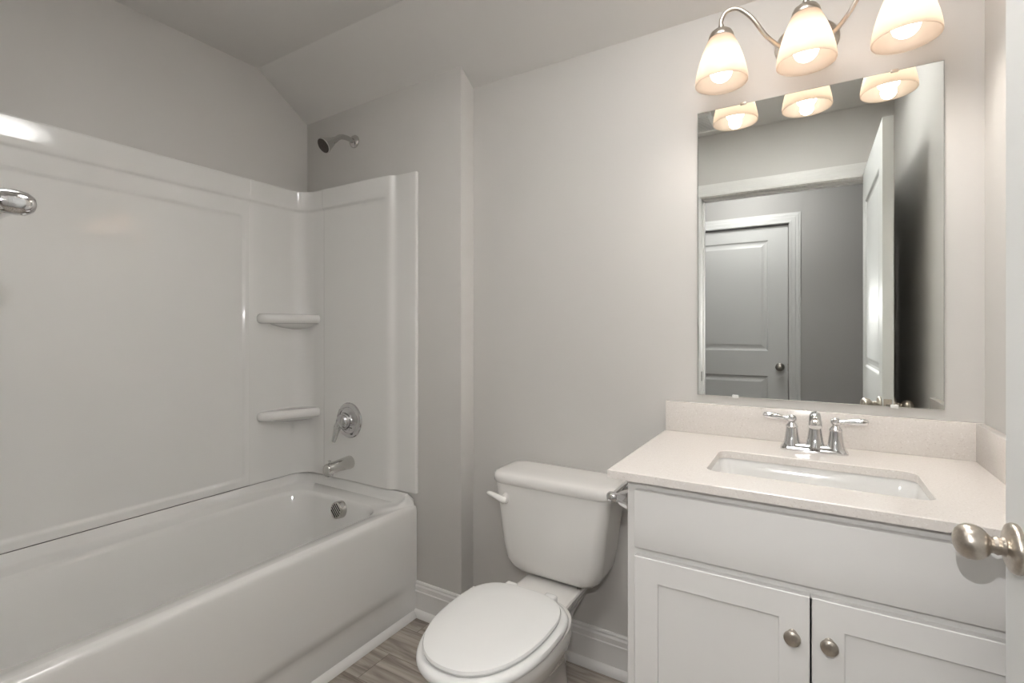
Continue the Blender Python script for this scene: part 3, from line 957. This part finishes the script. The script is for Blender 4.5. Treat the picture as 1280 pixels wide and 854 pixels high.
# ------------------------------------------------------------------ vanity light
LXc, LY = -.0095, -.163
vl = thing('vanity_light', 'brushed nickel three-light bath bar with frosted bell shades above the mirror', 'vanity light', (LXc, 0, 2.04))
PC = Vector((LXc, 0, 2.062))
bm = BM()
lathe(bm, PC, (0, -1, 0), [(.083, 0), (.083, .004), (.079, .010), (.065, .014), (.060, .0165), (.036, .021), (.020, .024), (.016, .030), (.0155, .044), (.012, .048), (.003, .050)], 48, sx=1.0, sy=.80, u=(1, 0, 0))
obj('backplate', bm, M_NICKEL, vl)
ZR, ZT = 1.930, 2.060          # shade rim, shade top
def shade_parts(x, armpts):
    sc = BM()
    tube(sc, catmull(armpts, 10), .0056, 14)
    a = obj('arm', sc, M_NICKEL, vl)
    cp = BM()
    lathe(cp, (x, LY, ZT - .004), (0, 0, 1), [(.0335, 0), (.0345, .003), (.033, .010), (.0285, .019), (.020, .026), (.011, .030), (.008, .0315), (.0075, .040)], 36)
    obj('socket_cap', cp, M_NICKEL, vl)
    s = BM()
    pr = [(.0315, ZT), (.0365, ZT - .008), (.0425, ZT - .022), (.0500, ZT - .040), (.0575, ZT - .062), (.0635, ZT - .084), (.0678, ZT - .104), (.0702, ZT - .120), (.0706, ZR)]
    inn = [(r - .0035, z) for r, z in reversed(pr)]
    prof = [(r, z) for r, z in pr] + [(.0700, ZR - .0012), (.0682, ZR - .0010)] + inn
    lathe(s, (x, LY, 0), (0, 0, 1), prof, 48, False, False)
    obj('shade', s, M_SHADE, vl, 60)
    b = BM()
    zb = ZR + .003
    lathe(b, (x, LY, zb), (0, 0, 1), [(.001, .0), (.010, .002), (.019, .007), (.026, .015), (.0298, .026), (.0300, .034), (.027, .047), (.020, .062), (.015, .074), (.0138, .084)], 28)
    obj('bulb', b, M_BULB, vl)
    ld = bpy.data.lights.new('bulb_light', 'SPOT')
    ld.energy = DOWN
    ld.color = (1.0, 0.93, 0.85)
    ld.spot_size = radians(155)
    ld.spot_blend = 0.8
    ld.shadow_soft_size = 0.02
    lo = bpy.data.objects.new('bulb_light', ld)
    COL.objects.link(lo)
    lo.parent = vl
    lo.location = Vector((x, LY, zb - .004)) - Vector(vl.location)
    k = BM(); lathe(k, (x, LY, zb + .084), (0, 0, 1), [(.0145, 0), (.017, .002), (.017, .030)], 20)
    obj('socket', k, M_CERAM, vl)
def arm_pts(x):
    s = -1 if x < LXc else 1
    d_ = abs(x - LXc)
    P0 = PC + Vector((s * .006, -.040, -.030))
    return [P0, (LXc + s * .030, -.075, 2.022), (LXc + s * .062, -.115, 2.015), (LXc + s * d_ * .46, -.150, 2.040), (LXc + s * d_ * .62, LY, 2.092), (LXc + s * d_ * .78, LY, 2.128), (LXc + s * d_ * .92, LY, 2.132), (LXc + s * d_ * .995, LY, 2.112), (x, LY, 2.088)]
XS = (-.2195, LXc, .2000)
shade_parts(XS[0], arm_pts(XS[0]))
shade_parts(XS[1], [PC + Vector((0, -.040, .002)), (LXc, -.070, 2.058), (LXc, -.100, 2.088), (LXc, -.128, 2.128), (LXc, -.150, 2.140), (LXc, -.1615, 2.126), (LXc, LY, 2.088)])
shade_parts(XS[2], arm_pts(XS[2]))

# ------------------------------------------------------------------ paper holder and towel bar
def post(bm, org, axis, ln):
    """flared base, waist, rounded bulb end with a small set screw."""
    lathe(bm, org, axis, [(.0255, 0), (.0262, .002), (.0255, .006), (.0240, .010), (.0185, ln * .44), (.0130, ln * .60), (.0108, ln * .64), (.0112, ln * .67), (.0128, ln * .76), (.0132, ln * .90), (.0120, ln * 1.02), (.0085, ln * 1.10), (.003, ln * 1.135)], 32)
tp = thing('paper_holder', 'chrome toilet paper holder on the cabinet side, empty', 'toilet paper holder', (CX0, -.42, .80))
for y in (-.500, -.335):
    bm = BM(); post(bm, (CX0, y, .800), (-1, 0, 0), .056)
    lathe(bm, (CX0 - .050, y - .006, .7875), (0, 0, -1), [(.0022, -.002), (.0022, .001), (.001, .0016)], 10)
    obj('post', bm, M_CHROME, tp)
bm = BM(); tube(bm, [(CX0 - .049, -.500, .8005), (CX0 - .049, -.335, .8005)], .0085, 20); obj('bar', bm, M_CHROME, tp)

tb = thing('towel_bar', 'chrome towel bar on the door wall, its post end at the left edge', 'towel bar', (-1.0, YF, 1.345))
TBZ = 1.350
for x in (-.705, -1.315):
    bm = BM(); post(bm, (x, YF, TBZ), (0, 1, 0), .068)
    lathe(bm, (x + .004, YF + .066, TBZ - .0118), (0, 0, -1), [(.0022, -.002), (.0022, .001), (.001, .0016)], 10)
    obj('post', bm, M_CHROME, tb)
bm = BM(); tube(bm, [(-.705, YF + .060, TBZ - .002), (-1.315, YF + .060, TBZ - .002)], .0085, 20); obj('bar', bm, M_CHROME, tb)

# ------------------------------------------------------------------ ceiling vent and hall lamp
cv = thing('ceiling_vent', 'white slatted exhaust grille on the ceiling, in the mirror corner', 'vent', (-.60, -1.36, ZC - .012))
bm = BM()
gx0, gx1, gy0, gy1 = -.730, -.472, -1.49, -1.232
zc_ = ZC - .014
for a in ((gx0, gx1, gy0, gy0 + .022), (gx0, gx1, gy1 - .022, gy1), (gx0, gx0 + .022, gy0 + .022, gy1 - .022), (gx1 - .022, gx1, gy0 + .022, gy1 - .022)):
    box(bm, *a, zc_, ZC + .002, .003, 2)
box(bm, -.606, -.596, gy0 + .02, gy1 - .02, zc_ + .002, ZC)
obj('frame', bm, M_TRIM, cv)
for k in range(13):
    y = gy0 + .031 + k * .0165
    bm = BM(); box(bm, gx0 + .022, gx1 - .022, y - .004, y + .004, zc_ + .001, zc_ + .009, .0015, 1)
    obj('slat', bm, M_TRIM, cv)
bm = BM(); box(bm, gx0 + .01, gx1 - .01, gy0 + .01, gy1 - .01, ZC - .002, ZC + .003)
obj('backing', bm, M_DARK, cv, label='dark sheet drawn as the shade behind the slats')  # near-black sheet in place of the shaded duct

hl = thing('hall_lamp', 'round flush white ceiling lamp in the hall beyond the doorway', 'ceiling lamp', (-.42, -2.12, ZC))
bm = BM(); lathe(bm, (-.42, -2.12, ZC + .02), (0, 0, -1), [(.165, 0), (.165, .018), (.158, .024), (.15, .024)], 40, True, True); obj('frame', bm, M_NICKEL, hl)
bm = BM(); lathe(bm, (-.42, -2.12, ZC - .004), (0, 0, -1), [(.15, 0), (.15, .02), (.135, .045), (.10, .066), (.05, .078), (.005, .081)], 40); obj('diffuser', bm, M_LAMP, hl)
